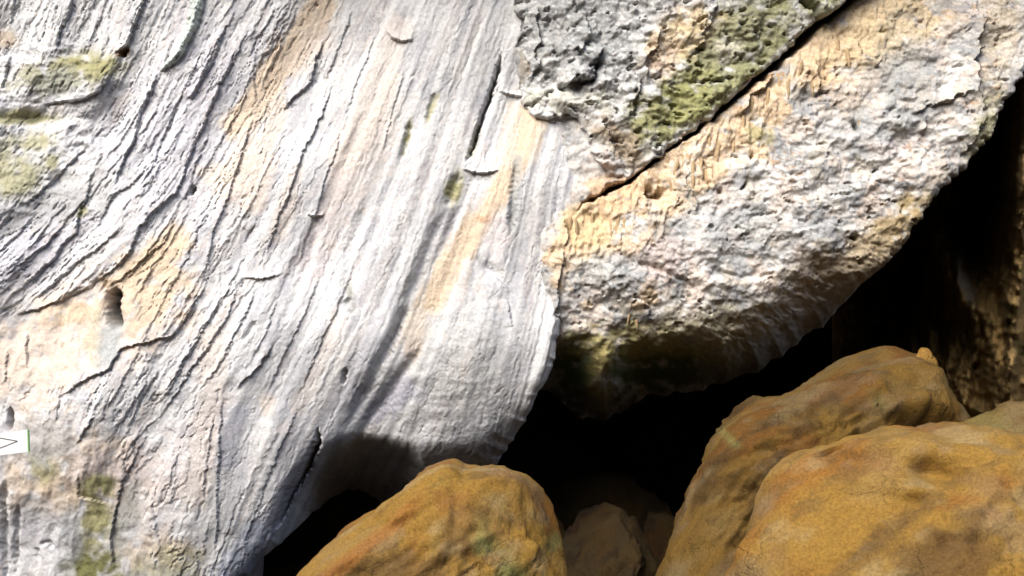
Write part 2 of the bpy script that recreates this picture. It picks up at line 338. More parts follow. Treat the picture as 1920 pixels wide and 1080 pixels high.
# traced ledges: travel downwards, left side proud
LEDGES = [
 ([(274, -10), (250, 48), (236, 85), (214, 102)], .10, 30), ([(139, -5), (121, 44), (111, 66), (112, 98)], .08, 24), ([(30, -5), (20, 52)], .05, 20),
 ([(22, 100), (10, 150), (3, 170)], .06, 20), ([(300, 136), (285, 166), (265, 212), (250, 266), (240, 286), (222, 322), (212, 348)], .085, 34),
 ([(420, 58), (395, 120), (350, 192)], .06, 24), ([(470, 48), (440, 110), (411, 165), (395, 200), (371, 258), (350, 303), (345, 330), (326, 364), (290, 395), (262, 424), (246, 468), (226, 492), (165, 540)], .085, 30),
 ([(478, 92), (476, 150), (483, 203)], .035, 20), ([(606, 78), (592, 118), (581, 154), (550, 182), (528, 208)], .10, 34), ([(626, 160), (596, 228), (571, 280), (546, 350), (524, 402), (500, 482)], .075, 30),
 ([(476, 216), (455, 292), (432, 356), (402, 428), (380, 520)], .06, 26), ([(282, 308), (242, 348), (215, 362), (182, 420)], .055, 22), ([(166, 274), (130, 312), (86, 350), (46, 388)], .06, 26),
 ([(176, 318), (163, 368), (150, 402), (146, 436), (118, 458), (104, 482), (48, 532)], .07, 26), ([(212, 132), (186, 174), (154, 190), (84, 196)], .10, 40),
 ([(520, 12), (488, 64), (464, 108)], .05, 22), ([(546, 3), (520, 44), (506, 84)], .04, 20), ([(360, 345), (352, 360), (340, 372)], .05, 14),
 ([(172, 538), (126, 558), (80, 577), (30, 590)], .07, 26), ([(386, 536), (361, 575), (341, 605), (320, 632), (280, 642), (256, 642), (226, 655), (201, 692), (166, 710), (130, 735), (108, 744)], .085, 24),
 ([(446, 530), (424, 600), (396, 642), (361, 692), (331, 732), (300, 784)], .06, 22), ([(418, 540), (400, 590), (372, 634), (340, 680), (306, 740)], .055, 20), ([(480, 540), (452, 610), (420, 668), (384, 726)], .05, 20),
 ([(508, 648), (486, 685), (461, 709), (443, 727)], .075, 20), ([(272, 818), (250, 860), (230, 902), (218, 955), (210, 1006), (214, 1072)], .06, 26), ([(402, 775), (391, 842), (381, 925)], .045, 24),
 ([(418, 742), (411, 842), (407, 950), (404, 1040)], .05, 30), ([(176, 778), (160, 806), (144, 832)], .05, 18), ([(112, 742), (108, 764), (104, 792)], .04, 14), ([(52, 620), (48, 652), (54, 690)], .05, 16),
 ([(14, 656), (10, 722)], .04, 12), ([(146, 884), (146, 932), (200, 942)], .04, 16), ([(978, -5), (975, 30), (977, 66), (983, 102)], .05, 20), ([(970, 118), (973, 168)], .04, 16),
 ([(560, 10), (536, 60), (512, 120), (490, 170)], .045, 22), ([(660, 20), (640, 80), (612, 150)], .05, 26), ([(704, 60), (680, 130), (650, 210)], .04, 22), ([(640, 250), (610, 340), (580, 430), (556, 500)], .05, 28),
 ([(330, 420), (300, 460), (250, 500), (205, 540)], .05, 22), ([(230, 420), (190, 460), (130, 505), (70, 560)], .05, 22), ([(120, 430), (70, 470), (10, 520)], .05, 20), ([(60, 410), (20, 450), (-30, 500)], .05, 20),
 ([(440, 20), (420, 60), (396, 100), (372, 150)], .05, 20), ([(330, 200), (310, 250), (290, 300), (262, 350)], .045, 20), ([(392, 250), (372, 300), (356, 345)], .045, 18), ([(520, 560), (500, 620), (470, 680)], .04, 18),
 ([(600, 520), (570, 590), (530, 670), (500, 740)], .045, 24), ([(668, 480), (640, 560), (600, 650), (560, 740)], .045, 24), ([(760, 130), (740, 200), (716, 280)], .035, 20), ([(300, 690), (272, 740), (240, 800)], .045, 18),
 ([(370, 640), (340, 690), (300, 756)], .04, 16), ([(90, 760), (120, 748), (170, 745)], .03, 14), ([(560, 760), (530, 830), (490, 930), (462, 1010)], .04, 22), ([(906, 480), (930, 520), (958, 545)], .05, 20), ([(950, 560), (955, 590), (962, 614)], .05, 16)]
for pts, amp, w in LEDGES: ledge(H, Ax, Bx, pts, amp * 0.62, w * 0.9)
kd, ks, kid = cells(C / 26 + 0.35 * fbm(A / 30, B / 30, 3, 65), T / 95 + 0.35 * fbm(A / 40, B / 40, 3, 66), 67)
H += (0.022 * (kid - 0.5) - 0.016 * sst(0.05, 0.0, ks - kd) * (kid > 0.45)) * (1 - smooth_ll) * (1 - 0.85 * right_fl) * (1 - 0.7 * mossy)
hd, hs, hid = cells(C / 11 + 0.4 * fbm(A / 14, B / 14, 2, 68), T / 34 + 0.4 * fbm(A / 14, B / 14, 2, 69), 70)
H += 0.008 * (hid - 0.5) * (1 - smooth_ll) * (1 - 0.92 * right_fl)
H += 0.010 * ridged(C / 9, T / 40, 3, 62) * sst(0.0, 0.5, fbm(A / 50, B / 50, 3, 63)) * (1 - smooth_ll) * (1 - 0.7 * right_fl)
H -= 0.03 * sst(0.55, 0.9, fbm(C / 8, T / 45, 3, 64)) * (1 - smooth_ll) * (1 - 0.6 * right_fl)
GROOVES = [
 ([(942, 98), (936, 130), (921, 170), (906, 214), (890, 262), (873, 304)], .20, 3.6), ([(598, 804), (596, 830), (582, 860), (560, 902), (536, 946), (513, 994)], .30, 5.5), ([(19, 762), (19, 808)], .14, 4),
 ([(650, 690), (640, 722)], .08, 3), ([(648, 560), (664, 590)], .05, 9), ([(222, 540), (214, 566), (217, 618)], .30, 11), ([(1050, 560), (1043, 596)], .12, 4), ([(816, 172), (800, 232)], .04, 6), ([(772, 228), (750, 300)], .05, 6),
 ([(858, 322), (838, 388)], .05, 8), ([(770, 560), (730, 650), (690, 730), (650, 800)], .07, 9), ([(830, 400), (790, 500), (760, 570)], .05, 9), ([(905, 300), (850, 420), (800, 520)], .03, 10), ([(968, 300), (962, 370), (958, 440)], .05, 7),
 ([(760, 585), (700, 690), (660, 770)], .05, 5), ([(690, 370), (660, 470), (640, 560)], .03, 10), ([(800, 640), (740, 720), (690, 790), (640, 870)], .05, 10), ([(480, 600), (458, 642)], .04, 4),
 ([(228, 96), (238, 102)], .14, 7), ([(600, 430), (560, 540), (520, 620)], .03, 8), ([(365, 348), (357, 366)], .10, 4), ([(70, 1020), (90, 1018), (98, 1030)], .04, 4), ([(66, 1026), (68, 1042), (76, 1050)], .04, 4), ([(10, 900), (8, 1000), (12, 1090)], .05, 6), ([(34, 940), (30, 1080)], .04, 5)]
H *= 0.54 + 0.16 * sst(620, 300, A + 0.2 * B)
fl1 = fr(C / 13 + 1.4 * fbm(C / 50, T / 170, 3, 75) + 0.15 * fbm(A / 10, B / 10, 2, 76))
H -= 0.022 * sst(0.16, 0.0, fl1) * sst(0.05, 0.35, fbm(C / 30, T / 90, 3, 77)) * (1 - smooth_ll) * (1 - 0.6 * right_fl) * (1 - 0.6 * mossy)
for pts, amp, w in GROOVES: groove(H, Ax, Bx, pts, amp, w)
for (ka, kb, kw, kh, amt, an) in [(745, 78, 28, 34, .055, 20), (900, 326, 36, 26, .055, 4), (492, 522, 40, 14, .04, -4), (962, 180, 30, 14, .05, 8), (590, 405, 18, 14, .05, 0), (1030, 212, 34, 14, .05, 0)]:
    c_, s_ = math.cos(math.radians(an)), math.sin(math.radians(an)); uu = ((Ax - ka) * c_ + (Bx - kb) * s_) / kw; vv = (-(Ax - ka) * s_ + (Bx - kb) * c_) / kh
    vv = vv + 0.35 * uu * uu                              # bulge that swells downwards and breaks off at a curved lower lip
    H += amt * np.clip(1 - uu * uu, 0, 1) ** 0.8 * np.where(vv < 0, np.exp(vv * 1.6), 0)
mint = [(366, -40), (392, -40), (384, 2), (372, 40), (360, 74), (346, 102), (326, 120), (303, 134), (304, 122), (322, 100), (338, 80), (350, 40)]
md, _, _, _, _ = poly_dist(Ax, Bx, mint, closed=True); mi = inside(Ax, Bx, mint)
H += np.where(mi, 0.03 + 0.07 * sst(0, 14, md), 0) + np.where(mi, 0.012 * ridged(A / 20, B / 40, 3, 74), 0)
H += 0.10 * blob(A, B, 250, 590, 22, 60, -20) - 0.07 * blob(A, B, 915, 505, 26, 14, 35)
# pigment of the slab
P = np.empty(A.shape + (3,)); P[:] = (0.60, 0.60, 0.60)
nA = fbm(A / 34, B / 34, 5, 71); nS = fbm(C / 14, T / 160, 4, 72); nB = fbm(A / 120, B / 120, 4, 73)
paint(P, 0.85 * sst(-0.15, 0.5, nS + 0.5 * nB), (0.42, 0.42, 0.445)); paint(P, 0.7 * sst(0.1, 0.6, fbm(C / 45, T / 320, 4, 78)), (0.40, 0.405, 0.42)); paint(P, 0.22 * sst(0.1, 0.55, fbm(C / 30 + 9, T / 240, 4, 81)), (0.62, 0.54, 0.48)); paint(P, 0.6 * sst(0.1, 0.7, nA), (0.68, 0.675, 0.66))
paint(P, 0.55 * blob(A, B, 350, 230, 130, 220, 25) + 0.6 * blob(A, B, 60, 470, 160, 60, -30), (0.47, 0.46, 0.51))
paint(P, 0.75 * sst(0.2, 0.7, blob(A, B, 70, 370, 180, 70, -10) + 0.4 * nA), (0.38, 0.38, 0.37))
paint(P, 0.6 * sst(0.2, 0.8, blob(A, B, 850, 620, 130, 160, 20) + 0.3 * nA), (0.44, 0.44, 0.43))
TAN = (0.60, 0.475, 0.34); PEACH = (0.62, 0.53, 0.45); OLIVE = (0.30, 0.285, 0.15); PINK = (0.58, 0.52, 0.51)
for pts, w, col, k in [([(604, 10), (560, 70), (520, 130), (480, 190), (440, 230)], 26, TAN, .8), ([(470, 260), (440, 330), (400, 330)], 20, PEACH, .7), ([(1004, 205), (972, 290), (930, 370), (880, 440), (845, 500), (808, 562)], 22, TAN, .9),
                       ([(960, 200), (950, 300)], 14, PEACH, .6), ([(790, 580), (770, 650)], 18, TAN, .5), ([(660, 290), (610, 420), (580, 500)], 26, PINK, .6), ([(740, 60), (700, 200), (640, 300)], 26, PEACH, .45), ([(520, 200), (500, 290), (470, 380)], 18, PEACH, .7), ([(556, 320), (520, 440)], 14, PEACH, .5),
                       ([(330, 440), (290, 475), (240, 505)], 22, TAN, .75), ([(400, 640), (395, 780), (360, 930)], 24, PEACH, .45), ([(640, 600), (560, 760)], 14, PEACH, .35), ([(500, 640), (440, 720)], 12, (0.36, 0.36, 0.38), .4), ([(700, 640), (600, 820), (480, 1010)], 20, (0.40, 0.40, 0.43), .6), ([(440, 780), (425, 860)], 18, (0.38, 0.38, 0.42), .7), ([(560, 820), (530, 880)], 16, (0.38, 0.38, 0.40), .6), ([(970, 300), (965, 370), (958, 440)], 8, (0.30, 0.31, 0.30), .7), ([(480, 1000), (440, 1075)], 26, (0.36, 0.40, 0.50), .6),
                       ([(700, 780), (760, 730)], 20, (0.40, 0.40, 0.48), .6)]:
    paint(P, k * sst(0.15, 0.75, streak(Ax, Bx, pts, w * 1.25) + 0.28 * nS + 0.1 * nA), col)
for (cx, cy, rx, ry, an, col, k) in [(160, 620, 210, 85, -20, PEACH, 1), (270, 540, 90, 70, -40, TAN, .8), (60, 690, 80, 80, 0, PEACH, .9), (300, 480, 60, 30, -40, TAN, .7), (440, 330, 60, 30, -60, PEACH, .7), (680, 300, 50, 160, 22, PEACH, .3), (130, 585, 60, 22, -15, TAN, .9), (180, 640, 22, 40, 0, OLIVE, .45), (205, 640, 24, 60, 8, (0.37, 0.39, 0.39), .9), (10, 70, 22, 20, 0, TAN, .7),
                                     (160, 880, 140, 70, 20, TAN, .8), (110, 930, 60, 40, 0, TAN, .6), (190, 880, 90, 40, 0, PINK, .7), (185, 915, 34, 28, 0, OLIVE, 1), (178, 985, 40, 60, 10, OLIVE, 1), (180, 1070, 60, 40, 0, (0.17, 0.17, 0.07), 1), (85, 875, 34, 30, 0, OLIVE, .8), (62, 850, 14, 34, 0, (0.24, 0.24, 0.16), .8), (300, 1030, 70, 40, 0, TAN, .6), (300, 900, 60, 110, 20, PINK, .5),
                                     (320, 1060, 60, 40, 0, OLIVE, .6), (130, 1000, 24, 50, 0, (0.36, 0.37, 0.38), .8), (60, 1000, 50, 60, 0, (0.42, 0.42, 0.44), .7), (90, 830, 60, 40, 0, (0.42, 0.42, 0.42), .8), (240, 960, 26, 70, 10, (0.33, 0.33, 0.31), .8), (30, 910, 30, 40, 0, TAN, .5),
                                     (130, 140, 100, 30, -8, OLIVE, 1), (170, 125, 40, 34, 0, OLIVE, .7), (30, 220, 70, 14, 0, OLIVE, .9), (70, 265, 34, 24, -30, OLIVE, .8), (20, 330, 60, 40, 0, OLIVE, .75), (100, 300, 16, 16, 0, OLIVE, .8), (154, 400, 8, 16, 15, OLIVE, .9), (10, 270, 30, 30, 0, OLIVE, .6), (110, 155, 60, 26, 0, (0.30, 0.31, 0.29), .7), (60, 400, 110, 30, -20, (0.33, 0.33, 0.34), .6),
                                     (230, 100, 14, 8, -20, (0.22, 0.12, 0.05), 1), (216, 570, 12, 30, 0, (0.10, 0.10, 0.11), .9), (810, 205, 6, 34, 20, OLIVE, .8), (762, 260, 6, 40, 16, OLIVE, .9), (848, 356, 15, 38, 20, OLIVE, .95), (657, 560, 9, 26, -10, (0.26, 0.26, 0.22), .9), (812, 562, 14, 12, 0, TAN, .9), (890, 262, 8, 30, 20, OLIVE, .5), (580, 90, 60, 30, -50, PEACH, .6), (910, 410, 14, 10, 0, (0.45, 0.27, 0.15), .7), (930, 440, 26, 40, 10, PINK, .6), (505, 760, 20, 20, 0, TAN, .4)]:
    paint(P, k * sst(0.10, 0.85, blob(Ax, Bx, cx, cy, rx * 1.15, ry * 1.15, an) * (1.05 + 0.75 * nA)), col)
paint(P, np.where(mi, 0.8, 0), (0.46, 0.53, 0.48)); P *= (1 + 0.10 * fbm(A / 5, B / 5, 3, 79))[..., None]
SLAB = [(-320, -260), (1115, -260), (1125, 0), (1130, 110), (1120, 230), (1105, 330), (1078, 400), (1058, 480), (1056, 560), (1046, 640), (1034, 700), (1006, 745), (985, 796), (950, 850), (926, 890), (900, 1010), (820, 1020), (760, 1000), (700, 960), (650, 935), (596, 956), (540, 1008), (478, 1062), (420, 1130), (350, 1220), (-320, 1220)]
slab_poly = densify(SLAB, 6, 3.0, 7)
r_slab = lambda a, b: 14 + 95 * np.clip(blob(a, b, 750, 880, 170, 130, 0) * 1.3, 0, 1) + 20 * sst(500, 800, b)
slab, Yslab = shell('rock_wall', A, B, slab_poly, f0, H, P, M_SLAB, r_slab, rate=0.035,
    bevel=lambda a, b: (20 + 200 * np.clip(1.3 * blob(a, b, 720, 930, 190, 150, 0), 0, 1), 0.15 + 2.0 * np.clip(1.3 * blob(a, b, 720, 930, 190, 150, 0), 0, 1)), regions=[
    ('rock_flake', 'grey green hanging rock flake', mint), ('rock_knob', None, [(722, 40), (770, 44), (772, 72), (746, 84), (720, 70)]), ('rock_knob', None, [(868, 296), (932, 298), (936, 318), (904, 334), (866, 322)]),
    ('rock_knob', None, [(456, 506), (530, 504), (528, 520), (492, 528), (456, 520)]), ('rock_ledge', 'moss covered bulging ledge', [(-20, 118), (60, 100), (150, 100), (206, 120), (190, 168), (150, 190), (60, 198), (-20, 200)]),
    ('rock_flake', None, [(139, 0), (250, -10), (250, 48), (214, 102), (160, 96), (112, 98), (111, 66)]), ('rock_flake', None, [(232, 190), (296, 138), (265, 212), (240, 286), (214, 344), (206, 300)]), ('rock_flake', None, [(570, 60), (606, 78), (592, 118), (528, 206), (524, 180), (556, 120)]),
    ('rock_flake', None, [(596, 180), (624, 164), (571, 280), (524, 402), (516, 380), (556, 290)]), ('rock_flake', None, [(980, 232), (1100, 240), (1100, 330), (1052, 480), (1000, 560), (960, 560), (980, 400)]), ('flowstone', 'peach stained smooth flowstone below the strata', [(-20, 600), (80, 580), (180, 545), (300, 520), (330, 600), (300, 638), (226, 652), (166, 706), (100, 740), (-20, 760)]),
    ('rock_flake', None, [(330, 650), (384, 540), (420, 600), (361, 690), (300, 780), (270, 760)]), ('rock_flake', None, [(420, 720), (506, 650), (500, 760), (440, 900), (412, 900), (414, 780)])])
tag(slab, 'pale white and grey slanting rock face with long streaked ledges', 'rock face')
AS, BS = A, B

# ------------------------------------------------------------------ crumbly overhang on the right
A, B = chart_grid(930, 2330, -270, 860, 2.5)
wob = 10 * fbm(A / 40, B / 40, 3, 111); Ax = A + wob; Bx = B + 8 * fbm(A / 40, B / 40, 3, 112)
crackline = [(1700, -100), (1590, -4), (1530, 45), (1450, 117), (1340, 215), (1250, 280), (1190, 330), (1090, 380), (1060, 420)]
dcr, _, _, scr, tcr = poly_dist(A, B, crackline)
below = np.where(scr < 0, dcr, -dcr) * np.where(tcr > 0, 1, 1)
f0 = 10.22 + 0.35 * sst(520, 760, B) * sst(1500, 1250, A) - 0.20 * blob(A, B, 1480, 380, 420, 300, -25) + 0.08 * fbm(A / 300, B / 300, 3, 121) - 0.25 * sst(1700, 2100, A)
H = 0.05 * fbm(A / 90, B / 70, 4, 131)
cd, cs, cid = cells(A / 34 + 0.6 * fbm(A / 30, B / 30, 3, 132), B / 24 + 0.6 * fbm(A / 30, B / 30, 3, 133), 134)
crumb = np.clip(sst(20, 110, below) + 0.2, 0, 1) * sst(820, 640, B + 0.30 * (A - 1300) * (A > 1300))
rp = sst(-0.15, 0.45, fbm(A / 85, B / 60, 3, 144))
H += crumb * (0.012 * (cid - 0.5) + 0.05 * np.abs(fbm(A / 80, B / 55, 3, 145)) + rp * (0.013 * ridged(A / 34, B / 22, 4, 135) + 0.008 * fbm(A / 9, B / 6, 3, 136)) + 0.003 * fbm(A / 6, B / 6, 2, 146))
pit = sst(0.55, 0.8, fbm(A / 20, B / 12, 4, 137)) * sst(-0.3, 0.4, fbm(A / 120, B / 90, 2, 138))
H -= crumb * 0.06 * pit
plate = fbm(A / 90 + 0.2 * B / 90, B / 60, 5, 147)
H += crumb * 0.016 * (sst(0.0, 0.06, plate) + sst(0.35, 0.40, plate) + sst(-0.35, -0.30, plate))
H *= 0.72
wcr = 2.0 + 4.5 * sst(0.72, 0.30, tcr) + 4.0 * fbm(A / 24, B / 24, 3, 143)
H -= 0.75 * np.exp(-((below - 3 + 3 * fbm(A / 40, B / 40, 2, 148)) / np.clip(wcr, 1.2, 20)) ** 2) * sst(0.98, 0.8, tcr)
H += 0.012 * fbm(A / 14, B / 14, 4, 139)
drip = sst(165, 40, below + 70 * fbm(A / 80, B / 80, 3, 178)) * sst(-20, 20, below)
H += drip * (0.022 * sst(-0.2, 0.5, fbm(A / 60, B / 60, 3, 149)) * ridged((A + 0.35 * B) / 17 + 0.6 * fbm(A / 50, B / 80, 2, 140), B / 120, 3, 141) + 0.02 * fbm(A / 9, B / 30, 3, 142))
for pts, amp, w in [([(1440, 110), (1448, 150), (1400, 180), (1396, 220)], .07, 16), ([(1524, 110), (1532, 150), (1538, 184)], .08, 14), ([(1600, 70), (1610, 100), (1640, 110), (1632, 130)], .06, 16), ([(1820, 170), (1770, 190), (1700, 215)], .05, 30), ([(1740, 235), (1728, 240), (1716, 250)], .05, 12), ([(1480, 430), (1570, 425), (1600, 432)], .04, 16),
                    ([(1240, 350), (1226, 362), (1206, 366)], .10, 20), ([(1830, 0), (1826, 120), (1836, 220), (1800, 300)], .10, 40), ([(1050, 470), (1046, 540), (1048, 600)], .05, 20), ([(1280, 330), (1300, 380), (1310, 400)], .04, 16), ([(1062, 410), (1060, 440), (1050, 470)], .05, 12), ([(1195, 560), (1215, 580), (1218, 600)], .05, 12)]:
    ledge(H, Ax, Bx, pts, amp, w)
for pts, amp, w in [([(1208, 366), (1228, 356), (1244, 372)], .20, 11), ([(1600, 440), (1606, 450)], .12, 6), ([(1386, 345), (1392, 352)], .12, 6), ([(1640, 318), (1645, 322)], .12, 6), ([(1606, 232), (1608, 246)], .12, 6), ([(1312, 300), (1330, 340), (1332, 362)], .07, 4), ([(1260, 100), (1270, 120)], .05, 4),
                    ([(1346, 350), (1350, 366)], .10, 6), ([(1402, 290), (1412, 300)], .08, 6), ([(1190, 490), (1240, 500), (1300, 540)], .05, 5), ([(1330, 500), (1380, 520), (1450, 515)], .05, 5)]:
    groove(H, Ax, Bx, pts, amp, w)
H += 0.16 * blob(A, B, 1120, 700, 40, 90, 0) - 0.10 * blob(A, B, 1085, 690, 26, 40, 0) - 0.10 * blob(A, B, 1210, 680, 60, 40, 0)
P = np.empty(A.shape + (3,)); P[:] = (0.52, 0.51, 0.49)
nA = fbm(A / 30, B / 24, 5, 151); nB = fbm(A / 110, B / 90, 4, 152); nC = fbm(A / 11, B / 9, 4, 153)
paint(P, 0.9 * sst(-0.05, 0.55, 0.6 * nA + 0.8 * nB), (0.33, 0.335, 0.33)); paint(P, 0.6 * sst(0.1, 0.6, nC), (0.62, 0.60, 0.57)); paint(P, 0.8 * crumb * sst(0.2, 0.7, fbm(A / 13, B / 8, 4, 154)), (0.24, 0.23, 0.22))
paint(P, 0.5 * sst(0.1, 0.7, fbm(A / 70, B / 60, 4, 155)), (0.56, 0.45, 0.39))
big = fbm(A / 75 + 0.3 * nA, B / 55, 5, 160); big2 = fbm(A / 60, B / 70 + 0.3 * nA, 5, 165)
paint(P, 0.75 * sst(0.1, 0.45, big), (0.63, 0.61, 0.58)); paint(P, 0.85 * sst(0.05, 0.45, -big), (0.28, 0.285, 0.29)); paint(P, 0.6 * sst(0.15, 0.5, big2), (0.60, 0.50, 0.42)); paint(P, 0.45 * sst(0.25, 0.6, -big2), (0.42, 0.36, 0.26))
clus = sst(0.0, 0.5, fbm(A / 95, B / 60, 3, 170)); paint(P, 0.85 * crumb * clus * sst(0.35, 0.55, fbm(A / 12, B / 6, 4, 175)), (0.13, 0.12, 0.115)); paint(P, 0.6 * clus * sst(0.3, 0.55, fbm(A / 16, B / 10, 4, 177)), (0.36, 0.22, 0.12))
paint(P, 0.85 * sst(0.25, 0.75, drip * (0.9 + 0.9 * big2 + 0.5 * nA)), (0.60, 0.45, 0.29)); paint(P, 0.6 * drip * sst(0.1, 0.6, nC + 0.3 * nA), (0.62, 0.53, 0.42)); paint(P, 0.7 * drip * sst(0.35, 0.8, fbm(A / 10, B / 26, 4, 156)), (0.34, 0.20, 0.09))
for (cx, cy, rx, ry, an, col, k) in [(1650, 60, 110, 60, -20, (0.58, 0.47, 0.30), .8), (1600, 180, 70, 40, -30, (0.58, 0.50, 0.42), .6), (1420, 250, 26, 22, 0, (0.34, 0.30, 0.16), .9), (1100, 430, 55, 50, 0, (0.60, 0.46, 0.27), .9), (1150, 360, 60, 40, -10, (0.58, 0.40, 0.25), .8),
                                     (1660, 450, 130, 45, -38, (0.34, 0.26, 0.14), 1), (1560, 510, 140, 50, -25, (0.38, 0.32, 0.24), .7), (1850, 260, 40, 70, 15, (0.30, 0.28, 0.15), .8), (1870, 60, 40, 90, 8, (0.50, 0.42, 0.30), .6), (1075, 690, 44, 60, 0, (0.075, 0.11, 0.035), 1), (1240, 675, 130, 60, 0, (0.085, 0.115, 0.04), 1), (1130, 760, 90, 40, 0, (0.09, 0.075, 0.035), .9), (1380, 700, 120, 34, -15, (0.14, 0.12, 0.07), .8), (1120, 700, 22, 70, 0, (0.26, 0.21, 0.09), .8),
                                     (1180, 640, 120, 34, 0, (0.38, 0.33, 0.14), .8), (1370, 660, 60, 40, 0, (0.36, 0.33, 0.18), .7), (1330, 610, 130, 34, -10, (0.44, 0.40, 0.28), .6), (1500, 600, 160, 50, -25, (0.38, 0.34, 0.30), .6), (1240, 480, 60, 40, 0, (0.56, 0.46, 0.42), .6), (1700, 150, 60, 70, 0, (0.34, 0.35, 0.34), .6), (1640, 240, 120, 40, -10, (0.36, 0.37, 0.37), .6), (1400, 430, 140, 60, 0, (0.42, 0.43, 0.43), .6), (1130, 510, 80, 40, 0, (0.40, 0.41, 0.40), .6),
                                     (1560, 120, 60, 40, -40, (0.60, 0.45, 0.27), .6), (1210, 560, 20, 30, 20, (0.50, 0.36, 0.20), .7)]:
    paint(P, k * sst(0.10, 0.85, blob(Ax, Bx, cx, cy, rx * 1.15, ry * 1.15, an) * (1.05 + 0.75 * nA)), col)
P *= (1 + 0.12 * fbm(A / 5, B / 5, 3, 159))[..., None]
OVER = [(940, -260), (2320, -260), (2320, -160), (2150, -60), (2010, 40), (1945, 118), (1905, 165), (1884, 205), (1864, 248), (1838, 286), (1800, 322), (1764, 356), (1750, 378), (1716, 425), (1670, 486), (1610, 545), (1545, 612), (1475, 672), (1400, 716), (1310, 738), (1220, 752), (1180, 778), (1130, 796), (1085, 786), (1045, 750), (1000, 740), (940, 760)]
over_poly = densify(OVER, 5, 6.0, 9)
r_over = lambda a, b: 16 + 60 * sst(1760, 1350, a) * sst(300, 600, b)
over, Yover = shell('rock_overhang', A, B, over_poly, f0, H, P, M_CRUMB, r_over, rate=0.07, lip=0.2, dmax=70, tuck=-0.1,
    bevel=lambda a, b: (20 + 125 * sst(1720, 1480, a), 0.1 + 2.1 * sst(1720, 1480, a)), regions=[
    ('drip_curtain', 'tan rippled drip curtain below the crack', [(1064, 400), (1190, 345), (1340, 230), (1450, 135), (1590, 20), (1680, 40), (1560, 180), (1420, 270), (1340, 340), (1250, 380), (1170, 450), (1056, 470)]), ('rock_lobe', 'tan lobe hanging in the shade', [(1096, 620), (1150, 620), (1160, 700), (1150, 790), (1100, 786), (1090, 700)]),
    ('rock_lip', 'pale wavy lip at the rim of the overhang', [(1830, -100), (1940, -100), (1930, 40), (1896, 160), (1864, 245), (1810, 318), (1784, 320), (1826, 220), (1820, 60)])])
tag(over, 'crumbly grey and tan rock overhang curving above the dark cave opening', 'rock face')
AO, BO = A, B
rnd = random.Random(5)
def drip_mesh(seed):
    nr, nu = 9, 8; co = []
    for i in range(nr):
        t_ = i / (nr - 1); r = 0.5 * math.sin(math.pi * min(1, 0.12 + t_ * 0.86)) ** 0.7 * (1.1 - 0.5 * t_)
        if i in (0, nr - 1): r *= 0.1
        ox = 0.35 * pn(np.array([t_ * 2.2]), np.array([seed * 1.7]), 61)[0]
        for j in range(nu):
            a_ = 2 * math.pi * j / nu; q = r * (1 + 0.25 * pn(np.array([math.cos(a_) + seed]), np.array([t_ * 3 + math.sin(a_)]), 62)[0])
            co.append((math.cos(a_) * q + ox, math.sin(a_) * q, 0.5 - t_))
    return mesh_from('drip_rib', np.array(co), grid_faces(nr, nu, wrap=True), M_TAN, parent=over)
protos = [drip_mesh(s) for s in range(4)]
used = [False] * 4
DR = [(1070, 430, 50), (1082, 440, 60), (1096, 428, 50), (1110, 418, 40), (1146, 420, 60), (1158, 424, 70), (1170, 426, 58), (1300, 330, 60), (1312, 318, 50), (1324, 336, 40), (1240, 300, 40), (1254, 306, 44), (1345, 290, 50), (1362, 280, 40), (1376, 262, 46), (1410, 200, 50), (1424, 214, 44), (1440, 190, 50), (1462, 160, 50), (1478, 170, 44), (1500, 138, 50), (1520, 150, 60), (1534, 140, 50), (1280, 300, 40), (1266, 320, 40), (1330, 270, 34), (1394, 236, 40), (1556, 100, 40), (1572, 92, 40), (1590, 110, 36), (1206, 350, 30), (1190, 356, 36), (1180, 590, 40), (1194, 600, 36), (1226, 420, 26), (1612, 230, 26)]
for i, (a, b, L) in enumerate(DR):
    k = i % 4
    if not used[k]: o = protos[k]; used[k] = True
    else:
        o = protos[k].copy(); COL.objects.link(o); o.parent = over
    y = lookup(AO, BO, Yover, a, b)
    o.location = at(a, b, y + 0.012); o.rotation_euler = (0, rnd.uniform(0.02, 0.3), rnd.uniform(0, 6))
    o.scale = (0.034 + 0.014 * rnd.random(), 0.045, L * 0.0053)

# ------------------------------------------------------------------ mossy block above the crack
A, B = chart_grid(920, 2000, -300, 410, 2.4)
Ax = A + 9 * fbm(A / 35, B / 35, 3, 211); Bx = B + 8 * fbm(A / 35, B / 35, 3, 212)
f0 = 10.04 + 0.10 * sst(1070, 985, A) + 0.06 * fbm(A / 240, B / 240, 3, 221) - 0.0001 * (A - 1000) + 0.0004 * (B - 100)
H = 0.05 * fbm(A / 80, B / 70, 4, 231)
cd, cs, cid = cells(A / 30 + 0.6 * fbm(A / 26, B / 26, 3, 232), B / 26 + 0.6 * fbm(A / 26, B / 26, 3, 233), 234)
rp = sst(-0.4, 0.4, fbm(A / 80, B / 70, 3, 238))
H += 0.035 * (cid - 0.5) * sst(0.0, 0.1, cs - cd) + rp * 0.018 * ridged(A / 30, B / 20, 4, 235) + 0.05 * np.abs(fbm(A / 55, B / 40, 3, 239)) + 0.007 * fbm(A / 7, B / 6, 3, 236)
H -= 0.06 * sst(0.45, 0.8, fbm(A / 26, B / 16, 4, 237))
for pts, amp, w in [([(1124, 80), (1118, 118), (1108, 150), (1084, 152), (1050, 160)], .14, 40), ([(1090, 20), (1100, 60), (1084, 100)], .06, 20), ([(1240, 60), (1212, 110), (1206, 150)], .06, 24), ([(1190, 130), (1196, 180), (1180, 230)], .05, 18), ([(1000, 10), (1010, 80), (1002, 150)], .05, 22), ([(1130, 230), (1150, 270), (1170, 310)], .06, 26), ([(1350, 0), (1320, 60), (1290, 110)], .05, 24)]:
    ledge(H, Ax, Bx, pts, amp, w)
